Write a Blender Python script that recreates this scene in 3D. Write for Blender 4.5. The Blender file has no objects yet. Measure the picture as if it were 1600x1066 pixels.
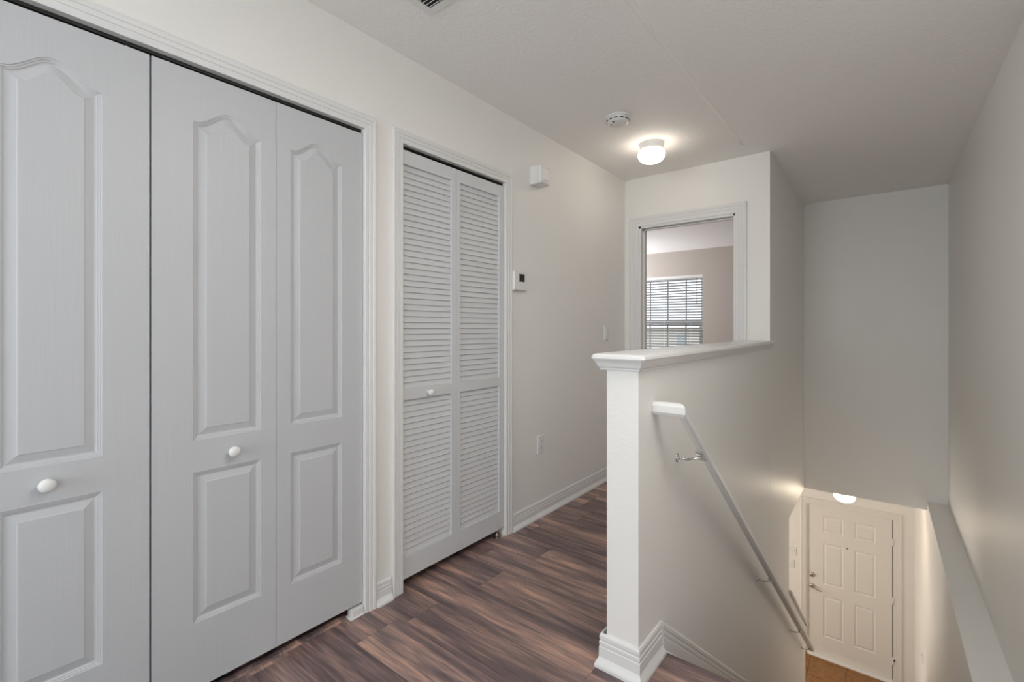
import bpy, bmesh, math, random
from mathutils import Vector
from mathutils.geometry import tessellate_polygon
random.seed(7)
D = bpy.data
sc = bpy.context.scene
COL = sc.collection

# ------------------------------------------------------------------ camera
cd = D.cameras.new('camera'); cam = D.objects.new('camera', cd); COL.objects.link(cam)
cam.location = (0, 0, 1.1986)
cam.rotation_euler = (math.radians(90), 0, math.radians(38.4259))
cd.sensor_fit = 'HORIZONTAL'; cd.sensor_width = 36; cd.lens = 730.49 / 1600 * 36
cd.shift_x = 0; cd.shift_y = -(533 - 512.47) / 1600
cd.clip_start = 0.02
sc.camera = cam

# ------------------------------------------------------------------ world, exposure
w = D.worlds.new('world'); sc.world = w; w.use_nodes = True
bg = w.node_tree.nodes['Background']
bg.inputs[0].default_value = (0.86, 0.93, 1.0, 1); bg.inputs[1].default_value = 2.2
sc.view_settings.view_transform = 'Standard'; sc.view_settings.look = 'None'
sc.view_settings.exposure = -0.06; sc.view_settings.gamma = 1.0
sc.view_settings.use_curve_mapping = False
sc.cycles.max_bounces = 10; sc.cycles.diffuse_bounces = 7; sc.cycles.glossy_bounces = 4
sc.cycles.sample_clamp_indirect = 8.0

def area(name, loc, rot, sx, sy, power, col):
    l = D.lights.new(name, 'AREA'); l.shape = 'RECTANGLE'; l.size = sx; l.size_y = sy
    l.energy = power; l.color = col
    o = D.objects.new(name, l); COL.objects.link(o); o.location = loc
    o.rotation_euler = tuple(math.radians(a) for a in rot)
    return o
# daylight of the landing's big window behind the camera; the bedroom, foyer and landing fills are added
area('window_daylight', (-0.95, -2.85, 1.4), (90, 0, -13), 1.3, 1.5, 48, (0.92, 0.96, 1.0))
area('side_daylight', (0.36, -1.35, 1.45), (90, 0, 75), 1.7, 1.7, 2.5, (0.97, 0.985, 1.0))
area('bedroom_fill', (-4.35, 6.75, 1.4), (118, 0, -100), 1.1, 1.2, 82, (0.95, 0.97, 1.0))  # added fill, tilted up to brighten the bedroom ceiling; no window here
area('foyer_fill', (-3.0, 6.0, -1.9), (90, 0, -90), 1.2, 1.4, 44, (1.0, 0.93, 0.84))  # added warm fill from the left to brighten the foyer; no opening here
area('landing_fill', (0.0, 1.0, 2.38), (0, 0, 0), 0.5, 0.5, 15.5, (1.0, 0.96, 0.91))  # added overhead fill for landing and stairwell; no fixture

# ------------------------------------------------------------------ materials
def mat(name, col, rough=0.5, metal=0.0, bump=None, spec=0.5):
    m = D.materials.new(name); m.use_nodes = True
    nt = m.node_tree; b = nt.nodes['Principled BSDF']
    b.inputs['Base Color'].default_value = (*col, 1); b.inputs['Roughness'].default_value = rough
    b.inputs['Metallic'].default_value = metal; b.inputs['Specular IOR Level'].default_value = spec
    if bump:
        sx, sy, sz, detail, strength, dist = bump
        tc = nt.nodes.new('ShaderNodeTexCoord'); mp = nt.nodes.new('ShaderNodeMapping')
        mp.inputs['Scale'].default_value = (sx, sy, sz)
        nz = nt.nodes.new('ShaderNodeTexNoise'); nz.inputs['Scale'].default_value = 1.0
        nz.inputs['Detail'].default_value = detail
        bp = nt.nodes.new('ShaderNodeBump'); bp.inputs['Strength'].default_value = strength
        bp.inputs['Distance'].default_value = dist
        nt.links.new(tc.outputs['Object'], mp.inputs[0]); nt.links.new(mp.outputs[0], nz.inputs['Vector'])
        nt.links.new(nz.outputs['Fac'], bp.inputs['Height']); nt.links.new(bp.outputs[0], b.inputs['Normal'])
    return m

M = {}
M['wall'] = mat('wall_paint', (0.83, 0.818, 0.79), 0.45, bump=(75, 75, 75, 3, 0.2, 0.003))
M['ceiling'] = mat('ceiling_paint', (0.90, 0.885, 0.86), 0.8, bump=(70, 70, 70, 4, 0.5, 0.005))
M['foyer_door'] = mat('foyer_door_paint', (0.78, 0.765, 0.73), 0.4)
M['trim'] = mat('trim_paint', (0.745, 0.745, 0.74), 0.35)
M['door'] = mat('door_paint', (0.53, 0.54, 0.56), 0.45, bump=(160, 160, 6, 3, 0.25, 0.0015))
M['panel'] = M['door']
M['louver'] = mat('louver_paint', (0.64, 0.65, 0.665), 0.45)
M['plastic'] = mat('white_plastic', (0.78, 0.775, 0.76), 0.4)
M['dark'] = mat('dark_slot', (0.02, 0.02, 0.02), 0.6)
M['screen'] = mat('screen_glass', (0.012, 0.012, 0.012), 0.35)
M['chrome'] = mat('chrome', (0.75, 0.74, 0.72), 0.2, 1.0)
M['nickel'] = mat('satin_nickel', (0.38, 0.34, 0.29), 0.28, 1.0)
M['track'] = mat('shaded_track_metal', (0.035, 0.035, 0.033), 0.5, 0.6)  # dark grey metal, made darker for the shade in the door slots
M['bed_wall'] = mat('bedroom_paint', (0.56, 0.51, 0.465), 0.7, bump=(75, 75, 75, 3, 0.3, 0.003))
M['bed_ceiling'] = mat('bedroom_ceiling_paint', (0.90, 0.89, 0.88), 0.8)
M['blind'] = mat('blind_slat', (0.30, 0.31, 0.315), 0.5)  # grey carries the shade of slats seen against the light
M['vinyl'] = mat('window_vinyl', (0.90, 0.90, 0.89), 0.4)
M['closet'] = mat('closet_shade', (0.10, 0.10, 0.10), 0.9)  # near-black: the closets' inner shade is put into the colour
M['siding'] = mat('tan_siding', (0.88, 0.79, 0.68), 0.8)
M['roof'] = mat('grey_shingle', (0.72, 0.73, 0.75), 0.9)
M['grass'] = mat('lawn', (0.20, 0.21, 0.14), 0.9, bump=(9, 9, 9, 3, 0.6, 0.03))
M['house_glass'] = mat('house_glass', (0.55, 0.56, 0.58), 0.3)
M['cord'] = mat('dark_cord', (0.10, 0.10, 0.11), 0.6)

def glass():
    m = D.materials.new('window_glass'); m.use_nodes = True; nt = m.node_tree
    nt.nodes.clear(); o = nt.nodes.new('ShaderNodeOutputMaterial')
    t = nt.nodes.new('ShaderNodeBsdfTransparent'); g = nt.nodes.new('ShaderNodeBsdfGlossy'); g.inputs['Roughness'].default_value = 0.02
    mx = nt.nodes.new('ShaderNodeMixShader'); mx.inputs[0].default_value = 0.04
    nt.links.new(t.outputs[0], mx.inputs[1]); nt.links.new(g.outputs[0], mx.inputs[2]); nt.links.new(mx.outputs[0], o.inputs[0])
    return m
M['glass'] = glass()

def emit(name, col, s):
    m = D.materials.new(name); m.use_nodes = True; b = m.node_tree.nodes['Principled BSDF']
    b.inputs['Base Color'].default_value = (0.85, 0.83, 0.8, 1); b.inputs['Roughness'].default_value = 0.3
    b.inputs['Emission Color'].default_value = (*col, 1); b.inputs['Emission Strength'].default_value = s
    return m
M['lamp'] = emit('lit_opal_glass', (1.0, 0.89, 0.76), 11.5)
M['lamp_low'] = emit('lit_opal_glass_foyer', (1.0, 0.84, 0.64), 42.0)

def wood():
    m = D.materials.new('dark_wood_plank'); m.use_nodes = True; nt = m.node_tree; b = nt.nodes['Principled BSDF']
    N = nt.nodes.new; L = nt.links.new
    tc = N('ShaderNodeTexCoord'); oi = N('ShaderNodeObjectInfo')
    geo = N('ShaderNodeNewGeometry')
    mul = N('ShaderNodeVectorMath'); mul.operation = 'MULTIPLY_ADD'
    cmb = N('ShaderNodeCombineXYZ')
    for i in range(3): L(oi.outputs['Random'], cmb.inputs[i])
    mul.inputs[1].default_value = (37, 53, 19)
    L(cmb.outputs[0], mul.inputs[0]); L(geo.outputs['Position'], mul.inputs[2])
    mp = N('ShaderNodeMapping'); mp.inputs['Scale'].default_value = (1.5, 16, 16)
    L(mul.outputs[0], mp.inputs[0])
    n1 = N('ShaderNodeTexNoise'); n1.inputs['Scale'].default_value = 1.0; n1.inputs['Detail'].default_value = 6; n1.inputs['Roughness'].default_value = 0.6; n1.inputs['Distortion'].default_value = 0.35
    L(mp.outputs[0], n1.inputs['Vector'])
    mp2 = N('ShaderNodeMapping'); mp2.inputs['Scale'].default_value = (7, 130, 130)
    L(mul.outputs[0], mp2.inputs[0])
    n2 = N('ShaderNodeTexNoise'); n2.inputs['Scale'].default_value = 1.0; n2.inputs['Detail'].default_value = 5
    L(mp2.outputs[0], n2.inputs['Vector'])
    cr = N('ShaderNodeValToRGB'); e = cr.color_ramp.elements
    e[0].position = 0.30; e[0].color = (0.088, 0.065, 0.066, 1)
    e[1].position = 0.72; e[1].color = (0.66, 0.39, 0.28, 1)
    x = e.new(0.47); x.color = (0.20, 0.138, 0.132, 1)
    x = e.new(0.58); x.color = (0.36, 0.232, 0.195, 1)
    mixf = N('ShaderNodeMath'); mixf.operation = 'MULTIPLY_ADD'; mixf.inputs[1].default_value = 0.36
    sub = N('ShaderNodeMath'); sub.operation = 'SUBTRACT'; sub.inputs[1].default_value = 0.5
    L(n2.outputs['Fac'], sub.inputs[0]); L(sub.outputs[0], mixf.inputs[0]); L(n1.outputs['Fac'], mixf.inputs[2])
    L(mixf.outputs[0], cr.inputs[0])
    hs = N('ShaderNodeHueSaturation')
    mr = N('ShaderNodeMapRange'); mr.inputs['To Min'].default_value = 0.86; mr.inputs['To Max'].default_value = 1.22
    L(oi.outputs['Random'], mr.inputs[0]); L(mr.outputs[0], hs.inputs['Value']); L(cr.outputs[0], hs.inputs['Color'])
    L(hs.outputs[0], b.inputs['Base Color'])
    b.inputs['Roughness'].default_value = 0.36
    bp = N('ShaderNodeBump'); bp.inputs['Strength'].default_value = 0.2; bp.inputs['Distance'].default_value = 0.001
    L(n2.outputs['Fac'], bp.inputs['Height']); L(bp.outputs[0], b.inputs['Normal'])
    return m
M['wood'] = wood()

def tile_mat():
    m = D.materials.new('amber_tile'); m.use_nodes = True; nt = m.node_tree; b = nt.nodes['Principled BSDF']
    N = nt.nodes.new; L = nt.links.new
    geo = N('ShaderNodeNewGeometry'); n1 = N('ShaderNodeTexNoise'); n1.inputs['Scale'].default_value = 14; n1.inputs['Detail'].default_value = 8
    n1.inputs['Roughness'].default_value = 0.7
    L(geo.outputs['Position'], n1.inputs['Vector'])
    cr = N('ShaderNodeValToRGB'); e = cr.color_ramp.elements
    e[0].position = 0.3; e[0].color = (0.17, 0.068, 0.015, 1); e[1].position = 0.7; e[1].color = (0.34, 0.165, 0.052, 1)
    L(n1.outputs['Fac'], cr.inputs[0]); L(cr.outputs[0], b.inputs['Base Color']); b.inputs['Roughness'].default_value = 0.35
    return m
M['tile'] = tile_mat()
M['grout'] = mat('grout', (0.14, 0.08, 0.04), 0.9)
M['subfloor'] = mat('subfloor', (0.02, 0.014, 0.012), 0.9)

# ------------------------------------------------------------------ mesh helpers (world coordinates in)
class MB:
    def __init__(s): s.v = []; s.f = []; s.smooth = []
    def add(s, vs, fs, smooth=False):
        n = len(s.v); s.v += [tuple(p) for p in vs]; s.f += [tuple(i + n for i in f) for f in fs]
        s.smooth += [smooth] * len(fs); return s
    def box(s, x0, x1, y0, y1, z0, z1):
        vs = [(x, y, z) for x in (x0, x1) for y in (y0, y1) for z in (z0, z1)]
        return s.add(vs, [(0, 1, 3, 2), (4, 6, 7, 5), (0, 4, 5, 1), (2, 3, 7, 6), (0, 2, 6, 4), (1, 5, 7, 3)])
    def loft(s, loops, cap0=True, cap1=True, closed=True, smooth=False):
        n = len(loops[0]); vs = [p for l in loops for p in l]; fs = []
        for k in range(len(loops) - 1):
            for i in range(n if closed else n - 1):
                j = (i + 1) % n; fs.append((k * n + i, k * n + j, (k + 1) * n + j, (k + 1) * n + i))
        s.add(vs, fs, smooth)
        if cap0: s.add(loops[0], [tuple(range(n))[::-1]])
        if cap1: s.add(loops[-1], [tuple(range(n))])
        return s
    def slab(s, mp, outer, holes, t0, t1):
        """polygon with holes in (a,b), mapped by mp(a,b,t); thickness t0..t1"""
        polys = [outer] + holes
        tri = tessellate_polygon([[Vector((a, b, 0)) for a, b in p] for p in polys])
        flat = [q for p in polys for q in p]
        for t in (t0, t1): s.add([mp(a, b, t) for a, b in flat], [tuple(x) for x in tri])
        for p in polys:
            s.loft([[mp(a, b, t0) for a, b in p], [mp(a, b, t1) for a, b in p]], False, False)
        return s
    def lathe(s, c, prof, ax='Z', n=32, smooth=True, sgn=1):
        """prof: (radius, height) along axis"""
        loops = []
        for r, h in prof:
            l = []
            for i in range(n):
                a = 2 * math.pi * i / n; u, w = r * math.cos(a), r * math.sin(a)
                if ax == 'Z': l.append((c[0] + u, c[1] + w, c[2] + h * sgn))
                elif ax == 'X': l.append((c[0] + h * sgn, c[1] + u, c[2] + w))
                else: l.append((c[0] + u, c[1] + h * sgn, c[2] + w))
            loops.append(l)
        return s.loft(loops, True, True, True, smooth)
    def tube(s, p0, p1, r, n=10, r1=None):
        p0 = Vector(p0); p1 = Vector(p1); d = (p1 - p0).normalized()
        u = d.orthogonal().normalized(); w = d.cross(u); r1 = r if r1 is None else r1
        return s.loft([[p + (u * math.cos(2 * math.pi * i / n) + w * math.sin(2 * math.pi * i / n)) * q for i in range(n)] for p, q in ((p0, r), (p1, r1))], smooth=True)

def wloc(o):
    v = Vector((0, 0, 0))
    while o is not None: v += o.location; o = o.parent
    return v
def build(name, mb, m, parent=None, bevel=0, center=None, seg=2):
    me = D.meshes.new(name)
    n = len(mb.v)
    lo = [min(v[i] for v in mb.v) for i in range(3)]; hi = [max(v[i] for v in mb.v) for i in range(3)]
    c = Vector(center) if center else Vector([(a + b) / 2 for a, b in zip(lo, hi)])
    me.from_pydata([tuple(Vector(v) - c) for v in mb.v], [], mb.f)
    for p, sm in zip(me.polygons, mb.smooth): p.use_smooth = sm
    bm = bmesh.new(); bm.from_mesh(me)
    bmesh.ops.remove_doubles(bm, verts=bm.verts, dist=1e-5)
    bmesh.ops.recalc_face_normals(bm, faces=bm.faces); bm.to_mesh(me); bm.free()
    me.materials.append(M[m] if isinstance(m, str) else m)
    o = D.objects.new(name, me); COL.objects.link(o)
    o.location = c - (wloc(parent) if parent else Vector((0, 0, 0)))
    if parent: o.parent = parent
    if bevel:
        b = o.modifiers.new('bevel', 'BEVEL'); b.width = bevel; b.segments = seg; b.limit_method = 'ANGLE'
        b.angle_limit = math.radians(40)
    return o
def tag(o, label=None, cat=None, group=None, kind=None):
    for k, v in (('label', label), ('category', cat), ('group', group), ('kind', kind)):
        if v: o[k] = v
    return o
def empty(name, loc, label=None, cat=None, group=None, kind=None, parent=None):
    o = D.objects.new(name, None); COL.objects.link(o); o.empty_display_size = 0.1
    o.location = Vector(loc) - (wloc(parent) if parent else Vector((0, 0, 0)))
    if parent: o.parent = parent
    return tag(o, label, cat, group, kind)
def struct(name, mb, m, label=None, bevel=0):
    return tag(build(name, mb, m, None, bevel), label, kind='structure')
def copy(o, parent, loc):
    c = o.copy(); COL.objects.link(c); c.parent = parent; c.location = loc; return c

# ------------------------------------------------------------------ measured layout
A = -1.7106          # left wall plane
YE = 3.693           # end wall (bedroom door)
YF = 5.501           # far wall above the stairs
XS = -0.6205         # stair side of the half wall
XR = 0.4421          # right wall
XL = 0.3031          # lower right wall / ledge edge
ZL = -0.331          # ledge top
ZB = -0.4085         # ceiling of the lower floor
ZF = -3.237          # lower floor
YD = 7.541           # front door wall
YO = 4.54            # opening beside the stairs begins
H = 2.44
YN = 1.70            # top nosing
YP = 1.498           # near end of the half wall
YB = 7.6             # bedroom window wall
BK = -3.0            # wall behind the camera
def wx(y): return XS if y > YE else XS - 0.0250 * (YE - y) / (YE - YP)     # stair face of the half wall
PX0, PX1 = -0.779, wx(YP)

pYZ = lambda x0, s=1: (lambda a, b, t: (x0 + s * t, a, b))     # plane facing +-X : a=Y, b=Z
pXZ = lambda y0, s=1: (lambda a, b, t: (a, y0 + s * t, b))     # plane facing +-Y : a=X, b=Z
pXY = lambda z0, s=1: (lambda a, b, t: (a, b, z0 + s * t))

# left wall with the two closet openings
C1a, C1b = -0.312, 1.1523
C2a, C2b = 1.335, 2.0898
ZH = 2.0349
outer = [(BK - .1, 0), (C1a, 0), (C1a, ZH), (C1b, ZH), (C1b, 0), (C2a, 0), (C2a, ZH), (C2b, ZH), (C2b, 0), (YE + .12, 0), (YE + .12, H), (BK - .1, H)]
struct('wall_left', MB().slab(pYZ(A, -1), outer, [], 0, 0.11), 'wall')
# closet interiors (niches, shade darkened into their colour)
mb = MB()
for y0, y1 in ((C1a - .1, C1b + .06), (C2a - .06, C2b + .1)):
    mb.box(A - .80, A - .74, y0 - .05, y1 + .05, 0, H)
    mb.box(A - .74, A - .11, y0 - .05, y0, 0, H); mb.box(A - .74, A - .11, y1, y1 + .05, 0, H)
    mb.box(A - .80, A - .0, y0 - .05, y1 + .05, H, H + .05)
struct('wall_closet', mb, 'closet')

# end wall with bedroom doorway
DX0, DX1, DZ = -1.585, -0.845, 2.036
outer = [(A - .11, 0), (DX0, 0), (DX0, DZ), (DX1, DZ), (DX1, 0), (XS - .118, 0), (XS - .118, H), (A - .11, H)]
struct('wall_end', MB().slab(pXZ(YE, 1), outer, [], 0, 0.115), 'wall')
# half wall and the stair wall below it
o2 = [(YP, -.05), (YP, 1.0865), (YE, 1.0865), (YE, ZF), (YN - .3, ZF), (YN - .3, -.05)]
def mhalf(a, b, t): return (wx(a) - t * (0.118), a, b)
struct('wall_half', MB().slab(mhalf, o2, [], 0, 1.0), 'wall', 'white half wall between the hallway and the stairs', 0.003)
kz = lambda y: -1.035 - 0.757 * (y - YO)
YK = 5.60
o3 = [(YE, ZF), (YK, ZF), (YK, kz(YK)), (YO, kz(YO)), (YO, ZB), (YF + .12, ZB), (YF + .12, H), (YE, H)]
struct('wall_stair', MB().slab(pYZ(XS, -1), o3, [], 0, 0.118), 'wall')
# far wall above the stairs
struct('wall_far', MB().box(XS - .118, XR + .1, YF, YF + .12, ZB, H), 'wall')
# right wall (upper) and thicker lower part whose top is the ledge
struct('wall_right', MB().slab(pYZ(XR, 1), [(BK - .1, ZL - .05), (YF, ZL - .05), (YF, H), (BK - .1, H)], [[(-2.2, .6), (-.5, .6), (-.5, 2.3), (-2.2, 2.3)]], 0, .12), 'wall')
wr = empty('window_3', (XR, -1.35, 1.45), kind='structure')
build('frame', MB().slab(pYZ(XR + .02, 1), [(-2.2, .6), (-.5, .6), (-.5, 2.3), (-2.2, 2.3)], [[(-2.14, .66), (-1.37, .66), (-1.37, 2.24), (-2.14, 2.24)], [(-1.33, .66), (-.56, .66), (-.56, 2.24), (-1.33, 2.24)]], 0, .05), 'vinyl', wr)
build('pane', MB().box(XR + .04, XR + .045, -2.15, -1.36, .65, 2.25), 'glass', wr); build('pane', MB().box(XR + .04, XR + .045, -1.34, -.55, .65, 2.25), 'glass', wr)
o4 = [(YN - .3, ZF), (YD, ZF), (YD, ZB), (YF, ZB), (YF, ZL), (YN, ZL), (YN, -0.05), (YN - .3, -0.05)]
struct('wall_lower_right', MB().slab(pYZ(XL, 1), o4, [], 0, 0.26), 'wall', 'lower stair wall whose flat top forms a ledge along the right wall', 0.004)
# wall behind the camera, with its window opening
struct('wall_back', MB().slab(pXZ(BK, -1), [(A - .11, -.02), (XR + .12, -.02), (XR + .12, H), (A - .11, H)], [[(-1.6, .65), (-.3, .65), (-.3, 2.15), (-1.6, 2.15)]], 0, 0.1), 'wall')
# ceiling
struct('ceiling', MB().box(A - .11, XR + .12, BK - .1, YF + .12, H, H + .1), 'ceiling')
# long shallow drywall seam
mb = MB(); n = 24; L0 = []; L1 = []; rr = random.Random(3)
loops = []
for i in range(n + 1):
    y = 1.0 + 2.45 * i / n; x = -0.757 + 0.012 * i / n + rr.uniform(-.003, .003); h = .0006 * min(1, i / 3, (n - i) / 3) + .0002
    loops.append([(x - .022, y, H + .001), (x - .008, y, H - h), (x + .008, y, H - h), (x + .022, y, H + .001)])
mb.loft(loops, smooth=True)
struct('trim_1', mb, 'ceiling', 'faint raised drywall seam running along the ceiling')

# ------------------------------------------------------------------ floors
fl = struct('floor', MB().box(A - .8, -0.7, BK, YE + .12, -.30, -.006).box(-0.7, XR, BK, YN - .012, -.30, -.006), 'subfloor', 'dark brown wood plank floor of the landing')
PW = 0.1885
def plank(x0, x1, y0, y1, parent, g=0.0004):
    x0 += g; x1 -= g; y0 += g; y1 -= g; e = 0.0008
    lo = [(x0, y0), (x1, y0), (x1, y1), (x0, y1)]; li = [(x0 + e, y0 + e), (x1 - e, y0 + e), (x1 - e, y1 - e), (x0 + e, y1 - e)]
    mb = MB().loft([[(a, b, -.0058) for a, b in lo], [(a, b, -.0010) for a, b in lo], [(a, b, 0) for a, b in li]])
    return build('plank', mb, 'wood', parent)
k0 = int((1.40 - BK) / PW) + 1
rp = random.Random(11)
for k in range(-3, 16):
    y0 = 1.400 + (k - 1) * PW; y1 = y0 + PW
    if y0 >= YE + .1: continue
    y1 = min(y1, YE + .115)
    joint = -0.795 if k == 1 else -0.795 + rp.choice([-.85, -.55, -.3, .25, .5]) + rp.uniform(-.08, .08)
    xs = [A - .72]
    xe = XR if y0 < YN - .02 else PX0 + .03
    x = joint - 2.44
    while x < xs[0] + .05: x += 1.22
    while x < xe - .05: xs.append(x); x += 1.22
    xs.append(xe)
    for a, b in zip(xs[:-1], xs[1:]):
        if y0 < YN - .02 < y1 and b > PX1:
            # plank meets the stair nosing
            if a < PX1 - .05: plank(a, PX1 - .02, y0, y1, fl); plank(PX1 - .02, b, y0, YN - .012, fl)
            else: plank(a, b, y0, YN - .012, fl)
        else: plank(a, b, y0, y1, fl)
# bedroom floor
struct('floor_bedroom', MB().box(-4.6, -0.739, YE + .12, YB + .1, -.10, 0), mat('bedroom_floor', (0.30, 0.16, 0.09), 0.5))
# foyer floor: tiles on grout
ft = struct('floor_foyer', MB().box(-3.3, XL, 3.0, YD, ZF - .1, ZF - .004), 'grout', 'amber ceramic tile floor of the foyer')
TS = 0.40
for i in range(-7, 3):
    for j in range(-6, 2):
        x0 = -0.765 + i * TS; y0 = YD - .10 + (j - 0) * TS - .0
        x1 = min(x0 + TS, XL - .002); y1 = min(y0 + TS, YD - .002)
        if x0 < -3.3 or x1 - x0 < .03 or y1 - y0 < .03 or y0 < 4.6: continue
        g = .003; e = .002
        lo = [(x0 + g, y0 + g), (x1 - g, y0 + g), (x1 - g, y1 - g), (x0 + g, y1 - g)]
        li = [(x0 + g + e, y0 + g + e), (x1 - g - e, y0 + g + e), (x1 - g - e, y1 - g - e), (x0 + g + e, y1 - g - e)]
        build('tile', MB().loft([[(a, b, ZF - .0038) for a, b in lo], [(a, b, ZF - .001) for a, b in lo], [(a, b, ZF) for a, b in li]]), 'tile', ft)

# ------------------------------------------------------------------ lower floor shell
struct('ceiling_foyer', MB().box(-3.3, XL, YF + .12, YD, ZB, ZB + .10).box(-3.3, XS - .118, 3.0, YF + .12, ZB, ZB + .10), 'ceiling')
struct('wall_front', MB().slab(pXZ(YD, 1), [(-3.3, ZF), (-.815, ZF), (-.815, -1.2), (.105, -1.2), (.105, ZF), (XL + .2, ZF), (XL + .2, ZB + .1), (-3.3, ZB + .1)], [], 0, .15), 'wall')
struct('wall_foyer', MB().box(-3.4, -3.3, 2.9, YD + .1, ZF, ZB + .1).box(-3.4, XS - .118, 2.9, 3.0, ZF, ZB + .1), 'wall')

# stairs
st = empty('stairs', (XS, YN, 0), 'dark wood stairs going down between the half wall and the ledge', kind='structure')
NR = 17; RISE = -ZF / NR; RUN = 0.254
nose = MB()
def tread(y0, z, depth, x0=XS + .012, x1=XL):
    nz = .022
    prof = [(y0, z - .028), (y0, z), (y0 + depth - .006, z), (y0 + depth + nz - .012, z), (y0 + depth + nz - .003, z - .004), (y0 + depth + nz, z - .014), (y0 + depth + nz - .003, z - .024), (y0 + depth + nz - .012, z - .028)]
    return MB().loft([[(x, a, b) for a, b in prof] for x in (x0, x1)])
build('nosing', tread(YN - .085, 0.0005, .078, PX1 + .02, XR), 'wood', st)
for i in range(NR):
    y = YN - .012 + i * RUN
    build('riser', MB().box(XS + .012, XL if i else XL, y - .015, y, -(i + 1) * RISE, -i * RISE - .028 if i else -.03), 'wood', st)
    if i < NR - 1: build('tread', tread(y, -(i + 1) * RISE, RUN), 'wood', st)
# underside of the stairs (soffit)
mb = MB(); y1 = YN + 15 * RUN
mb.loft([[(x, a, b) for a, b in [(YN - .25, -.30), (YN - .03, -.30), (y1, -.30 - 15 * RISE), (y1, -.38 - 15 * RISE), (YN - .03, -.42), (YN - .25, -.42)]] for x in (XS, XL)])
build('soffit', mb, 'wall', st)

# ------------------------------------------------------------------ baseboards
BBP = lambda h, t: [(0, 0), (t, 0), (t, .07 * h), (t * .92, .12 * h), (t * .55, .26 * h), (t * .44, .31 * h), (t * .42, .60 * h), (t * .34, .615 * h), (t * .34, .66 * h), (t * .40, .675 * h), (t * .40, .76 * h), (t * .31, .775 * h), (t * .31, .82 * h), (t * .37, .84 * h), (t * .35, .94 * h), (t * .2, h), (0, h)]
def sweep(pts, prof, side=1):
    """profile (off, z) swept along 2D path with mitres; offset to the right-hand side * side"""
    P = [Vector(p) for p in pts]; loops = []
    for i, p in enumerate(P):
        ns = []
        if i > 0: d = (P[i] - P[i - 1]).normalized(); ns.append(Vector((d.y, -d.x)))
        if i < len(P) - 1: d = (P[i + 1] - P[i]).normalized(); ns.append(Vector((d.y, -d.x)))
        if len(ns) == 2: n = (ns[0] + ns[1]); n = n / (n.dot(ns[0]))
        else: n = ns[0]
        loops.append([(p.x + n.x * o * side, p.y + n.y * o * side, z) for o, z in prof])
    return MB().loft(loops)
hb = BBP(.098, .024)
struct('baseboard_left', sweep([(A, C2b + .06), (A, YE)], hb), 'trim', 'white moulded baseboard along the hallway wall')
struct('baseboard_between', sweep([(A, C1b + .058), (A, C2a - .045)], BBP(.098, .024)), 'trim', 'short white baseboard piece between the two closet casings')
struct('baseboard_end', sweep([(A + .018, YE), (DX0 - .09, YE)], hb), 'trim')
pb = BBP(.118, .022)
struct('baseboard_half', sweep([(PX0, YE), (PX0, YP), (PX1, YP), (wx(YN - .01), YN - .01)], pb), 'trim', 'tall white baseboard wrapping the foot of the half wall')
struct('baseboard_right', sweep([(XR, BK), (XR, YN - .03)], hb, -1), 'trim')
# raking skirt: flat board + moulding following the stairs
def rake(y0, y1, prof, zt, sl=-.752):
    loops = []
    for y in (y0, y1): loops.append([(wx(y) + o, y, zt + sl * (y - y0) + z) for o, z in prof])
    return MB().loft(loops)
sk = empty('trim_2', (XS, YN, 0), 'white sloping skirting that follows the stairs down the half wall', kind='structure')
yb = YN - .008
build('moulding', rake(yb, 5.55, BBP(.145, .030), -.025), 'trim', sk)
loops = [[(wx(y) , y, z0), (wx(y) + .010, y, z0), (wx(y) + .010, y, z1), (wx(y), y, z1)] for y, z0, z1 in ((yb, -.28, -.02), (5.55, -.28 - .752 * (5.55 - yb), -.02 - .752 * (5.55 - yb)))]
build('skirt_board', MB().loft(loops), 'trim', sk)

# half-wall cap
def foot(off, z):
    return [(PX0 - off, YE, z), (PX0 - off, YP - off, z), (PX1 + off, YP - off, z), (XS + off, YE, z)]
cp = empty('trim_3', ((PX0 + PX1) / 2, YP, 1.09), 'white wooden cap with moulding on top of the half wall', kind='structure')
build('cap_moulding', MB().loft([foot(o, z) for o, z in ((-.01, 1.050), (.004, 1.050), (.006, 1.053), (.006, 1.058), (.004, 1.060), (.010, 1.0605), (.013, 1.064), (.014, 1.068), (.017, 1.076), (.022, 1.083), (.024, 1.0865), (-.01, 1.0865))], False, False), 'trim', cp)
def foot2(off, z):
    c = .010
    return [(PX0 - off, YE + .0, z), (PX0 - off, YP - off + c, z), (PX0 - off + c, YP - off, z), (PX1 + off - c, YP - off, z), (PX1 + off, YP - off + c, z), (XS + off, YE - .0, z)]
sl = build('cap_board', MB().loft([foot2(o, z) for o, z in ((.025, 1.0867), (.031, 1.088), (.033, 1.093), (.031, 1.101), (.025, 1.1065), (.017, 1.1085))]), 'trim', cp)
# the cap's return in front of the end wall corner
build('cap_return', MB().box(XS + .0005, XS + .034, YE, YE + .045, 1.0867, 1.107).box(XS + .0005, XS + .020, YE, YE + .035, 1.052, 1.0866), 'trim', cp, 0.003)
# knee wall cap (sloping board on top of the low wall beside the bottom steps)
loops = [[(XS - .118 - .02, y, kz(y)), (XS + .020, y, kz(y)), (XS + .024, y, kz(y) + .012), (XS + .020, y, kz(y) + .026), (XS - .138, y, kz(y) + .026)] for y in (YO + .002, YK + .03)]
struct('trim_4', MB().loft(loops), 'trim', 'sloping cap board on the low wall near the bottom steps')

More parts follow.
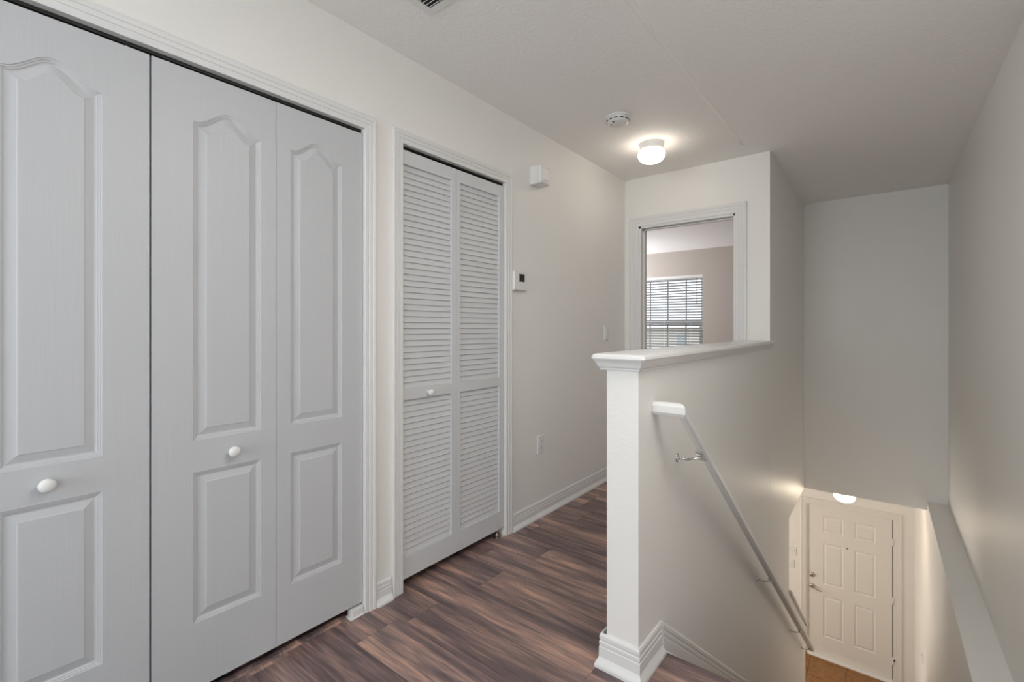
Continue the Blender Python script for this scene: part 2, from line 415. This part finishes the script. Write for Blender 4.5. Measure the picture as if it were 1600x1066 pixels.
# ------------------------------------------------------------------ casings
CP = [(0, 0), (0, .009), (.004, .011), (.016, .011), (.018, .0085), (.021, .0085), (.023, .013), (.033, .014), (.035, .0115), (.038, .0115), (.040, .016), (.047, .0185), (.054, .018), (.058, .014), (.058, 0)]
def casing(mp, a0, a1, ztop, zbot, sc_=1.0, th=1.0):
    loops = [[], [], [], []]
    for u, v in CP:
        u *= sc_; v = (v if v == 0 else .0115 + (v - .0115) * .6) * th
        for l, (a, z) in zip(loops, ((a0 - u, zbot), (a0 - u, ztop + u), (a1 + u, ztop + u), (a1 + u, zbot))): l.append(mp(a, z, v))
    return MB().loft(loops)
struct('trim_5', casing(pYZ(A, 1), C1a, C1b, ZH, 0), 'trim', 'white moulded casing around the wide closet')
struct('trim_6', casing(pYZ(A, 1), 1.352, C2b, ZH, 0), 'trim', 'white moulded casing around the louvered closet')
struct('trim_7', casing(pXZ(YE, -1), DX0, DX1, DZ, 0, 1.33), 'trim', 'white moulded casing around the bedroom doorway')
# bedroom door jambs with stop
mb = MB().box(DX0, DX0 + .018, YE - .004, YE + .119, 0, DZ).box(DX1 - .012, DX1, YE - .004, YE + .119, 0, DZ).box(DX0, DX1, YE - .004, YE + .119, DZ - .016, DZ)
mb.box(DX0 + .018, DX0 + .028, YE + .045, YE + .075, 0, DZ - .018).box(DX1 - .02, DX1 - .012, YE + .045, YE + .075, 0, DZ - .018).box(DX0, DX1, YE + .045, YE + .075, DZ - .028, DZ - .018)
struct('trim_8', mb, 'trim', 'white door jamb lining the bedroom doorway')

# ------------------------------------------------------------------ panel doors
def arch_contour(a0, a1, z0, zs, rise, d, n=32):
    """closed contour offset inward by d; cathedral top when rise > 0"""
    if not rise: return [(a0 + d, z0 + d), (a1 - d, z0 + d), (a1 - d, zs - d), (a0 + d, zs - d)]
    c = (a0 + a1) / 2; hw = (a1 - a0) / 2
    pts = [(a0 + d, z0 + d), (a1 - d, z0 + d)]
    for i in range(n + 1):
        t = 1 - 2 * i / n
        f = 0.5 * (1 + math.cos(math.pi * min(1, abs(t) / .94)))
        pts.append((c + (hw - d) * t, zs - .72 * d + (rise - .32 * d) * f))
    return pts
PROF = [(0, 0), (.0012, -.0018), (.005, -.0023), (.0065, -.0038), (.010, -.0045), (.013, -.0065), (.0165, -.0068), (.035, -.0026), (.037, -.0014), (.0395, -.0012)]
def raised_panel(mp, a0, a1, z0, zs, rise, prof=PROF):
    mb = MB(); loops = [[mp(a, b, v) for a, b in arch_contour(a0, a1, z0, zs, rise, d)] for d, v in prof]
    mb.loft(loops, False, False)
    # field
    last = arch_contour(a0, a1, z0, zs, rise, prof[-1][0])
    tri = tessellate_polygon([[Vector((a, b, 0)) for a, b in last]])
    mb.add([mp(a, b, prof[-1][1]) for a, b in last], [tuple(t) for t in tri])
    return mb
def leaf(parent, mp, a0, a1, z0, z1, panels, th=.034, m='door', prof=PROF):
    e = .0015
    holes = [arch_contour(pa, pb, pz0, pz1, rise, 0) for pa, pb, pz0, pz1, rise in panels]
    mb = MB().slab(mp, [(a0, z0), (a1, z0), (a1, z1), (a0, z1)], holes, 0, -.012)
    mb.slab(mp, [(a0, z0), (a1, z0), (a1, z1), (a0, z1)], [], -.0125, -th)
    lf = build('leaf', mb, m, parent)
    for pa, pb, pz0, pz1, rise in panels:
        build('panel', raised_panel(mp, pa, pb, pz0, pz1, rise, prof), m, lf)
    return lf
def knob(parent, x, y, z, name='knob', r=.018):
    prof = [(.009, 0), (.0085, .006), (.0075, .010), (.009, .013), (.0145, .016), (r, .021), (r * .98, .025), (r * .82, .029), (r * .5, .0315), (r * .1, .0325)]
    return build(name, MB().lathe((x, y, z), prof, 'X', 28), 'plastic', parent)
XD = A - .004
ZT, ZBm = 2.014, .047
mpd = pYZ(XD, 1)
RISE_P = .053
d1 = empty('door_1', (XD, -.30, 0), 'left pair of white bifold closet doors with arched raised panels, cut by the photo edge', kind='structure')
W = .3645
a2, a3 = C1a + .004 + W, .4200
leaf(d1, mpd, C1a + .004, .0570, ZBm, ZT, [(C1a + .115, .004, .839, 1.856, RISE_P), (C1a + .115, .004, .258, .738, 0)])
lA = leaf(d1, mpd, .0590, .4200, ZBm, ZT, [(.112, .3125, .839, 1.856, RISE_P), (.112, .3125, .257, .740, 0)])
knob(lA, XD, .200, .790)
d2 = empty('door_2', (XD, .79, 0), 'right pair of white bifold closet doors with arched raised panels and round knob', kind='structure')
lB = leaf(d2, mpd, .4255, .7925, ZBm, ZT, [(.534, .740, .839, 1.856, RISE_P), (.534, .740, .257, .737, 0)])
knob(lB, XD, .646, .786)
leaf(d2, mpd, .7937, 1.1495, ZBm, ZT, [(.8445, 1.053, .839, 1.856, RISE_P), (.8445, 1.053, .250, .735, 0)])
# tracks in the slot above the doors, with pivots
tr = empty('trim_9', (A - .03, .5, ZH), 'dark metal sliding track above the wide closet doors', kind='structure')
build('track', MB().box(A - .045, A - .015, C1a + .01, C1b - .002, ZH - .010, ZH - .0005), 'track', tr)
for y in (.37, .472, 1.12): build('pivot', MB().lathe((A - .022, y, ZT - .002), [(.006, 0), (.006, .012), (.004, .014)], 'Z', 12), 'chrome', tr)
tr2 = empty('trim_10', (A - .03, 1.7, ZH), 'dark metal sliding track above the louvered doors', kind='structure')
build('track', MB().box(A - .045, A - .015, C2a + .01, C2b - .002, ZH - .008, ZH - .0005), 'track', tr2)
build('pivot', MB().lathe((A - .022, 1.40, ZT - .002), [(.006, 0), (.006, .012), (.004, .014)], 'Z', 12), 'chrome', tr2)
build('pivot', MB().lathe((A - .022, 2.06, ZT - .002), [(.006, 0), (.006, .012), (.004, .014)], 'Z', 12), 'chrome', tr2)
# floor transition strip under wide closet
struct('trim_11', MB().loft([[(A - .055, y, 0), (A - .052, y, .008), (A - .035, y, .012), (A - .018, y, .008), (A - .014, y, 0)] for y in (C1a, C1b - .07)]), 'wood', 'low dark wood threshold strip beneath the wide closet doors')
# white floor bracket at the foot of the wide closet doors
br = empty('floor_bracket', (A, 1.12, 0), 'small white painted bifold bracket on the floor at the closet casing foot', 'bracket')
build('plate', MB().box(A - .030, A + .012, 1.085, 1.150, .0005, .006), 'trim', br, .001)
build('upright', MB().box(A - .030, A + .006, 1.095, 1.1495, .006, .036), 'trim', br, .003)
br = empty('floor_bracket', (A, 2.06, 0), 'small chrome pivot bracket under the louvered doors at the right casing', 'bracket')
build('plate', MB().box(A - .035, A + .006, 2.02, 2.085, .0005, .004), 'chrome', br, .001)
build('socket', MB().lathe((A - .026, 2.045, .004), [(.011, 0), (.011, .012), (.006, .014), (.005, .042)], 'Z', 14), 'nickel', br)

# ------------------------------------------------------------------ louvered doors
d3 = empty('door_3', (XD, 1.70, 0), 'narrow pair of white louvered bifold closet doors', kind='structure')
def louver_leaf(a0, a1, l0, l1):
    zs = [(.150, .866), (.918, 1.950)]
    mb = MB().slab(mpd, [(a0, ZBm), (a1, ZBm), (a1, ZT), (a0, ZT)], [[(l0, z0), (l1, z0), (l1, z1), (l0, z1)] for z0, z1 in zs], 0, -.026)
    lf = build('leaf', mb, 'louver', d3, .0015)
    th = .006; wd = .0325; ang = math.radians(75); c, s = math.cos(ang), math.sin(ang)
    first = None
    for z0, z1 in zs:
        n = round((z1 - z0) / .0277); p = (z1 - z0) / n
        for i in range(n):
            zc = z0 + p * (i + .5); xc = XD - .0135
            if first is None:
                # rounded slat cross section; outer edge low
                prof = []
                for u, v in ((-wd / 2, 0), (-wd / 2 + .002, th / 2), (wd / 2 - .002, th / 2), (wd / 2, 0), (wd / 2 - .002, -th / 2), (-wd / 2 + .002, -th / 2)):
                    prof.append((xc - u * c * 1.0 + v * s, zc + u * s + v * c))
                # shift a little so that the bottom edge stays inside the frame
                first = build('slat', MB().loft([[(x, y, z) for x, z in prof] for y in (l0 + .0004, l1 - .0004)]), 'louver', lf)
                base = first.location.copy(); zb = zc
            else:
                copy(first, lf, (base.x, base.y, base.z + zc - zb))
    return lf
lv1 = louver_leaf(1.3365, 1.7020, 1.3615, 1.6680)
louver_leaf(1.7035, 2.0868, 1.7310, 2.0440)
knob(lv1, XD, 1.513, .890, r=.0155)

# ------------------------------------------------------------------ front door
d4 = empty('door_4', (-.355, YD, ZF), 'white six-panel front door at the foot of the stairs', kind='structure')
mpf = pXZ(YD + .012, -1)
FP = [(0, 0), (.002, -.003), (.008, -.006), (.014, -.0075), (.034, -.001), (.036, -.0005)]
cols = ((-.632, -.411), (-.293, -.075)); rows = ((-1.552, -1.342), (-2.258, -1.706), (-2.962, -2.412))
leaf(d4, mpf, -.806, .0925, ZF + .02, -1.211, [(x0, x1, z0, z1, 0) for z0, z1 in rows for x0, x1 in cols], .040, 'foyer_door', FP)
build('backing', MB().box(-.83, .12, YD + .060, YD + .10, ZF, -1.18), 'track', d4)  # added dark sheet: stops daylight and darkens the gap around the leaf
build('frame', MB().box(-.845, -.8095, YD - .004, YD + .10, ZF, -1.207).box(.0995, .135, YD - .004, YD + .10, ZF, -1.207).box(-.845, .135, YD - .004, YD + .10, -1.207, -1.17), 'foyer_door', d4)
build('casing', casing(pXZ(YD, -1), -.826, .118, -1.190, ZF, 1.12), 'foyer_door', d4)
build('threshold', MB().loft([[(x, YD - .05, ZF), (x, YD - .045, ZF + .012), (x, YD + .0, ZF + .018), (x, YD + .08, ZF + .018), (x, YD + .08, ZF)] for x in (-.808, .098)]), 'trim', d4)
dl = build('deadbolt', MB().lathe((-.757, YD + .012, -2.171), [(.030, 0), (.030, .006), (.026, .012), (.016, .014), (.014, .022), (.006, .024)], 'Y', 24, sgn=-1), 'nickel', d4)
tag(dl, 'round nickel deadbolt')
build('thumb_turn', MB().box(-.760, -.754, YD - .024, YD - .010, -2.184, -2.158), 'nickel', dl, .001)
lv = build('rose', MB().lathe((-.757, YD + .012, -2.322), [(.031, 0), (.031, .006), (.026, .013), (.013, .016), (.011, .040), (.009, .044)], 'Y', 24, sgn=-1), 'nickel', d4)
pts = [(-.757, -2.322), (-.735, -2.322), (-.710, -2.333), (-.685, -2.345), (-.660, -2.349), (-.645, -2.347)]
loops = []
for i, (x, z) in enumerate(pts):
    r = .009 - .0007 * i
    loops.append([(x, YD - .030 - r * math.cos(t), z + r * .9 * math.sin(t)) for t in [2 * math.pi * k / 10 for k in range(10)]])
build('lever', MB().loft(loops, smooth=True), 'nickel', lv)
build('peephole', MB().lathe((-.367, YD + .012, -1.705), [(.008, 0), (.008, .003), (.004, .004)], 'Y', 16, sgn=-1), 'dark', d4)
for z in (-1.49, -2.222, -2.975):
    h = build('hinge', MB().tube((.101, YD - .006, z - .045), (.101, YD - .006, z + .045), .0065, 12).box(.074, .097, YD + .008, YD + .0115, z - .045, z + .045), 'plastic', d4)
build('hinge_bolt', MB().lathe((.113, YD - .006, -2.955), [(.010, 0), (.010, .012), (.006, .014)], 'Y', 12, sgn=-1), 'dark', d4)

# ------------------------------------------------------------------ handrail
hr = empty('handrail', (wx(1.63), 1.63, .91), 'white handrail sloping down the stair side of the half wall', 'handrail')
YR = 1.630; SL = -.7545
# cross section (perpendicular plane approximated vertically): flat-sided with chamfers; u = across (+X), v = up
HS = [(-.020, -.012), (-.012, -.024), (.012, -.024), (.020, -.012), (.020, .010), (.011, .021), (-.011, .021), (-.020, .010)]
xr = -.548; y1 = 5.40; zr = .915
loops = []
# return piece: from the wall outwards along +X at y=YR
def ret(x): return [(x, YR - u, zr + v) for u, v in HS]
loops.append(ret(wx(YR) + .001))
loops.append([(xr + u * 1.12, YR - u * 1.12, zr + v * 1.05) for u, v in HS])
for y in (y1,):
    loops.append([(xr + u * 1.25, y, zr + SL * (y - YR) + v * 1.5) for u, v in HS])
build('rail', MB().loft(loops), 'trim', hr, .0015, seg=1)
for yb_ in (1.862, 3.30, 4.60, 5.28):
    zc = zr + SL * (yb_ - YR) - .037
    xw = wx(yb_)
    yb2 = yb_ - .0
    b = empty('bracket', (xw, yb2, zc - .020), parent=hr)
    b['label'] = 'chrome bracket'
    build('rosette', MB().lathe((xw, yb2, zc - .020), [(.018, 0), (.018, .003), (.012, .006), (.007, .008)], 'X', 20), 'chrome', b)
    build('arm', MB().tube((xw + .004, yb2, zc - .020), (xw + .042, yb2, zc - .020), .0045, 10).tube((xw + .042, yb2, zc - .020), (xr, yb2, zc - .004), .0045, 10), 'chrome', b)
    sd = [(xr + u, yb2 + dy, zc + SL * dy + dz) for dy in (-.028, .028) for u in (-.014, .014) for dz in (-.001, .004)]
    build('saddle', MB().add(sd, [(0, 1, 3, 2), (4, 6, 7, 5), (0, 4, 5, 1), (2, 3, 7, 6), (0, 2, 6, 4), (1, 5, 7, 3)]), 'chrome', b)

# ------------------------------------------------------------------ ceiling lamps
def lamp(x, y, z, label, gm):
    r = empty('ceiling_lamp', (x, y, z), label, 'lamp', 'round ceiling lamps')
    build('collar', MB().lathe((x, y, z), [(.080, 0), (.080, .012), (.076, .016), (.076, .030), (.079, .036), (.079, .046), (.072, .050)], 'Z', 48, sgn=-1), 'plastic', r)
    pr = [(.070, .044), (.080, .050), (.086, .060), (.0885, .072), (.087, .086), (.080, .101), (.067, .114), (.049, .123), (.027, .1285), (.004, .130)]
    g = build('shade', MB().lathe((x, y, z), pr, 'Z', 48, sgn=-1), gm, r)
    g['label'] = 'glowing opal glass shade'
    return r
lamp(-1.222, 3.055, H, 'lit white mushroom ceiling lamp above the hallway by the bedroom door', 'lamp')
lamp(-.300, 5.72, ZB, 'lit ceiling lamp of the foyer, mostly hidden behind the bulkhead above the front door', 'lamp_low')

# smoke detector
x, y = -1.222, 2.545
sd = empty('smoke_detector', (x, y, H), 'round white smoke detector on the ceiling beside the hallway lamp', 'smoke detector')
build('base', MB().lathe((x, y, H), [(.074, 0), (.074, .008), (.071, .011)], 'Z', 40, sgn=-1), 'plastic', sd)
build('housing', MB().lathe((x, y, H), [(.066, .009), (.066, .022), (.062, .032), (.052, .039), (.036, .042), (.030, .041), (.028, .043), (.004, .0435)], 'Z', 40, sgn=-1), 'plastic', sd)
for k in range(12):
    a0 = 2 * math.pi * k / 12 + .06; a1 = a0 + .36; vs = []
    for a in (a0, (a0 + a1) / 2, a1):
        for r_, z_ in ((.0625, H - .0285), (.0665, H - .0285), (.0665, H - .0235), (.0625, H - .0235)):
            vs.append((x + r_ * math.cos(a), y + r_ * math.sin(a), z_))
    build('slot', MB().loft([vs[0:4], vs[4:8], vs[8:12]]), 'dark', sd)
for dx, dy in ((-.035, -.018), (-.008, -.045)): build('button', MB().lathe((x + dx, y + dy, H - .037), [(.0055, 0), (.0055, .006), (.003, .007)], 'Z', 12, sgn=-1), 'track', sd)

# ceiling vent
vx0, vx1, vy0, vy1 = -1.404, -1.04, 1.05, 1.251
cv = empty('ceiling_vent', ((vx0 + vx1) / 2, (vy0 + vy1) / 2, H), 'white ceiling air vent with dark louvers, cut by the top photo edge', 'vent')
fw = .030
build('frame', MB().slab(pXY(H, -1), [(vx0, vy0), (vx1, vy0), (vx1, vy1), (vx0, vy1)], [[(vx0 + fw, vy0 + fw), (vx1 - fw, vy0 + fw), (vx1 - fw, vy1 - fw), (vx0 + fw, vy1 - fw)]], .0, .006), 'plastic', cv, .002)
build('backing', MB().box(vx0 + fw - .003, vx1 - fw + .003, vy0 + fw - .003, vy1 - fw + .003, H - .0012, H - .0002), 'dark', cv)
y = vy0 + fw + .009
while y < vy1 - fw - .006:
    build('slat', MB().loft([[(xx, y + .0045, H - .0022), (xx, y + .0030, H - .0014), (xx, y - .0040, H - .0075), (xx, y - .0030, H - .0085)] for xx in (vx0 + fw, vx1 - fw)]), 'plastic', cv)
    y += .0155

# ------------------------------------------------------------------ wall devices
# thermostat
t = empty('thermostat', (A, 2.21, 1.42), 'small white digital thermostat with dark screen beside the louvered closet', 'thermostat')
y0, y1, z0, z1 = 2.142, 2.272, 1.420, 1.534
build('back_plate', MB().box(A, A + .006, y0 + .004, y1 - .004, z0 + .004, z1 - .004), 'plastic', t)
build('body', MB().loft([[(A + xo, y0 + i, z0 + i), (A + xo, y1 - i, z0 + i), (A + xo, y1 - i, z1 - i), (A + xo, y0 + i, z1 - i)] for xo, i in ((.006, 0), (.022, .0), (.028, .006))]), 'plastic', t, .0015)
build('screen', MB().box(A + .0279, A + .0288, 2.190, 2.242, 1.472, 1.518), 'screen', t)
for k in range(4): build('button', MB().box(A + .0279, A + .030, 2.180 + k * .020, 2.193 + k * .020, 1.448, 1.455), 'plastic', t, .001)
# alarm siren / chime
c = empty('alarm_sounder', (A, 2.385, 2.085), 'white box-shaped alarm sounder with rounded front high on the hallway wall', 'alarm')
y0, y1, z0, z1 = 2.334, 2.436, 2.083, 2.196
build('back_box', MB().box(A, A + .060, y0, y1, z0, z1), 'plastic', c, .004)
loops = []
for xo, i in ((.060, .001), (.070, .001), (.080, .006), (.084, .014)):
    loops.append([(A + xo, y0 + i, z0 + i), (A + xo, y1 - i, z0 + i), (A + xo, y1 - i, z1 - i), (A + xo, y0 + i, z1 - i)])
build('front_cover', MB().loft(loops), 'plastic', c, .003)
ln = MB(); lp = []
for k in range(9):
    a = math.pi * k / 8; lp.append((.030 * math.cos(a), .007 * math.sin(a)))
ln.loft([[(A + .0835 + v, (y0 + y1) / 2 + u, z) for u, v in lp] for z in (z0 + .022, z1 - .022)], smooth=False)
build('lens', ln, 'plastic', c, .001)
# plates
def plate_x(yc, zc, kind, label, name, cat, x=A, s=1, wd=.072, ht=.116):
    r = empty(name, (x, yc, zc), label, cat)
    build('plate', MB().loft([[(x + s * xo, yc - wd / 2 + i, zc - ht / 2 + i), (x + s * xo, yc + wd / 2 - i, zc - ht / 2 + i), (x + s * xo, yc + wd / 2 - i, zc + ht / 2 - i), (x + s * xo, yc - wd / 2 + i, zc + ht / 2 - i)] for xo, i in ((0, 0), (.004, 0), (.007, .004))]), 'plastic', r)
    if kind == 'rocker':
        build('rocker', MB().loft([[(x + s * .0065, yc - .0165, zc - .033), (x + s * .0065, yc + .0165, zc - .033), (x + s * .0065, yc + .0165, zc + .033), (x + s * .0065, yc - .0165, zc + .033)], [(x + s * .008, yc - .015, zc - .031), (x + s * .008, yc + .015, zc - .031), (x + s * .012, yc + .015, zc + .031), (x + s * .012, yc - .015, zc + .031)]]), 'trim', r)
    elif kind == 'toggle':
        build('toggle', MB().loft([[(x + s * .0065, yc - .005, zc - .011), (x + s * .0065, yc + .005, zc - .011), (x + s * .0065, yc + .005, zc + .011), (x + s * .0065, yc - .005, zc + .011)], [(x + s * .018, yc - .003, zc + .004), (x + s * .018, yc + .003, zc + .004), (x + s * .018, yc + .003, zc + .010), (x + s * .018, yc - .003, zc + .010)]]), 'trim', r)
    else:
        for dz in (-.0195, .0195):
            so = build('socket', MB().box(x + s * .0065, x + s * .0085, yc - .016, yc + .016, zc + dz - .0135, zc + dz + .0135), 'trim', r, .0015)
            for dy in (-.006, .006): build('slot', MB().box(x + s * .0084, x + s * .0088, yc + dy - .001, yc + dy + .001, zc + dz - .003, zc + dz + .006), 'dark', so)
    return r
plate_x(3.350, 1.155, 'rocker', 'white rocker light switch on the hallway wall near the bedroom door', 'light_switch', 'switch')
plate_x(2.447, .457, 'outlet', 'white wall outlet low on the hallway wall above the baseboard', 'wall_outlet', 'outlet')
plate_x(5.97, -1.95, 'toggle', 'white light switch on the wall at the right of the front door', 'light_switch', 'switch', XL, -1)
def plate_y(xc, zc, wd, ht, label, gangs):
    r = empty('light_switch', (xc, YD, zc), label, 'switch')
    build('plate', MB().loft([[(xc - wd / 2 + i, YD - yo, zc - ht / 2 + i), (xc + wd / 2 - i, YD - yo, zc - ht / 2 + i), (xc + wd / 2 - i, YD - yo, zc + ht / 2 - i), (xc - wd / 2 + i, YD - yo, zc + ht / 2 - i)] for yo, i in ((0, 0), (.004, 0), (.007, .004))]), 'plastic', r)
    for g in range(gangs):
        x = xc + (g - (gangs - 1) / 2) * .046
        build('toggle', MB().box(x - .005, x + .005, YD - .018, YD - .0065, zc - .002, zc + .010), 'trim', r, .001)
plate_y(-.998, -1.905, .118, .116, 'upper two-gang switch plate on the foyer wall left of the front door', 2)
plate_y(-1.000, -2.085, .072, .116, 'lower single switch plate on the foyer wall left of the front door', 1)

# ------------------------------------------------------------------ bedroom beyond the doorway
struct('wall_bedroom_left', MB().box(-4.6, -4.5, YE + .115, YB + .1, 0, H), 'bed_wall')
struct('wall_bedroom_near', MB().box(-4.6, A - .11, YE + .02, YE + .115, 0, H), 'bed_wall')
struct('wall_bedroom_right', MB().box(XS - .130, XS - .119, YE + .116, YB, 0, H).box(XS - .130, XS - .01, YF + .12, YB, 0, H), 'bed_wall')
WX0, WX1, WZ0, WZ1 = -3.42, -2.213, .60, 2.045
struct('wall_bedroom_far', MB().slab(pXZ(YB, 1), [(-4.6, 0), (-.62, 0), (-.62, H), (-4.6, H)], [[(WX0, WZ0), (WX1, WZ0), (WX1, WZ1), (WX0, WZ1)]], 0, .15), 'bed_wall')
struct('ceiling_bedroom', MB().box(-4.6, XS - .119, YE + .115, YB + .1, H, H + .1), 'bed_ceiling')
wn = empty('window_1', ((WX0 + WX1) / 2, YB + .09, WZ0), 'double-hung bedroom window with dark grille bars', kind='structure')
def ring(a0, a1, z0, z1, f, y0, y1): return MB().slab(pXZ(y0, 1), [(a0, z0), (a1, z0), (a1, z1), (a0, z1)], [[(a0 + f, z0 + f), (a1 - f, z0 + f), (a1 - f, z1 - f), (a0 + f, z1 - f)]], 0, y1 - y0)
build('frame', ring(WX0, WX1, WZ0, WZ1, .022, YB + .07, YB + .15), 'vinyl', wn)
ZM = 1.262
us = build('sash', ring(WX0 + .0225, WX1 - .0225, ZM - .022, WZ1 - .0225, .036, YB + .112, YB + .135), 'vinyl', wn)
ls = build('sash', ring(WX0 + .0225, WX1 - .0225, WZ0 + .0225, ZM + .062, .050, YB + .082, YB + .108), 'vinyl', wn)
build('pane', MB().box(WX0 + .05, WX1 - .05, YB + .122, YB + .125, ZM + .018, WZ1 - .05), 'glass', us)
build('pane', MB().box(WX0 + .05, WX1 - .05, YB + .094, YB + .097, WZ0 + .05, ZM + .015), 'glass', ls)
for xm in (-3.105, -2.805, -2.505):
    build('grille_bar', MB().box(xm - .009, xm + .009, YB + .117, YB + .121, ZM + .02, WZ1 - .052), 'cord', us)
    build('grille_bar', MB().box(xm - .009 + .004, xm + .009 + .004, YB + .089, YB + .093, WZ0 + .052, ZM + .013), 'cord', ls)
build('sill', MB().box(WX0 - .0, WX1 + .0, YB - .02, YB + .07, WZ0 + .0, WZ0 + .018), 'vinyl', wn, .003)
# venetian blind
bl = empty('window_blind', ((WX0 + WX1) / 2, YB + .035, WZ1), 'open horizontal slat blind hanging in the bedroom window', 'blind')
build('headrail', MB().box(WX0 + .006, WX1 - .006, YB + .010, YB + .058, WZ1 - .045, WZ1 - .001), 'vinyl', bl, .002)
p = .0432; z = WZ1 - .075; first = None; ang = math.radians(27)
while z > WZ0 + .06:
    if first is None:
        cc, ss = math.cos(ang), math.sin(ang); prof = []
        for u, v in ((-.025, -.002), (-.025, .002), (0, .0042), (.025, .002), (.025, -.002), (0, .0004)):
            prof.append((YB + .035 + u * cc - v * ss, z + u * ss + v * cc))
        first = build('slat', MB().loft([[(x, a, b) for a, b in prof] for x in (WX0 + .010, WX1 - .010)]), 'blind', bl)
        b0 = first.location.copy(); zz = z
    else: copy(first, bl, (b0.x, b0.y, b0.z + z - zz))
    z -= p
build('bottom_rail', MB().box(WX0 + .010, WX1 - .010, YB + .012, YB + .056, WZ0 + .022, WZ0 + .040), 'vinyl', bl, .002)
for xm in (-3.24, -2.82, -2.40):
    build('ladder_cord', MB().box(xm - .0012, xm + .0012, YB + .0085, YB + .0095, WZ0 + .04, WZ1 - .045).box(xm - .0012, xm + .0012, YB + .060, YB + .061, WZ0 + .04, WZ1 - .045), 'vinyl', bl)
wd_ = build('tilt_wand', MB().tube((-2.300, YB - .004, 1.99), (-2.300, YB - .004, 1.60), .0045, 8).tube((-2.300, YB - .004, 1.60), (-2.300, YB - .004, 1.575), .009, 8), 'cord', bl)
# back window (behind the camera), so the landing's daylight has its source
wb = empty('window_2', (-.55, BK, 1.35), kind='structure')
build('frame', MB().slab(pXZ(BK - .02, -1), [(-1.6, .65), (-.3, .65), (-.3, 2.15), (-1.6, 2.15)], [[(-1.55, .7), (-.975, .7), (-.975, 2.1), (-1.55, 2.1)], [(-.925, .7), (-.35, .7), (-.35, 2.1), (-.925, 2.1)]], 0, .05), 'vinyl', wb)
build('pane', MB().box(-1.56, -.97, BK - .05, BK - .045, .69, 2.11), 'glass', wb); build('pane', MB().box(-.93, -.34, BK - .05, BK - .045, .69, 2.11), 'glass', wb)

# ------------------------------------------------------------------ outside
struct('ground', MB().box(-60, 60, YD + .16, 120, ZF - .5, ZF - .25), 'grass')
hs = empty('house', (-17, 42, ZF - .25), 'neighbouring cream house seen through the lower half of the bedroom blind', 'house')
hx0, hx1, hy0, hy1, hz = -26, -8, 38, 46, ZF - .25
build('wall', MB().box(hx0, hx1, hy0, hy1, hz, hz + 4.6), 'siding', hs)
build('roof', MB().loft([[(hx0 - .4, hy0 - .4, hz + 4.6), (hx1 + .4, hy0 - .4, hz + 4.6), (hx1 + .4, hy1 + .4, hz + 4.6), (hx0 - .4, hy1 + .4, hz + 4.6)], [(hx0 + 3.0, (hy0 + hy1) / 2, hz + 5.5), (hx1 - 3.0, (hy0 + hy1) / 2, hz + 5.5), (hx1 - 3.0, (hy0 + hy1) / 2 + .02, hz + 5.5), (hx0 + 3.0, (hy0 + hy1) / 2 + .02, hz + 5.5)]]), 'roof', hs)
for x in (-24.0, -20.2, -13.2, -11.0):
    wf = build('window', MB().slab(pXZ(hy0, -1), [(x, hz + 2.6), (x + 1.0, hz + 2.6), (x + 1.0, hz + 4.2), (x, hz + 4.2)], [[(x + .08, hz + 2.68), (x + .92, hz + 2.68), (x + .92, hz + 4.12), (x + .08, hz + 4.12)]], 0.0, .06), 'vinyl', hs)
    build('pane', MB().box(x + .07, x + .93, hy0 - .03, hy0 - .01, hz + 2.67, hz + 4.13), 'house_glass', wf)
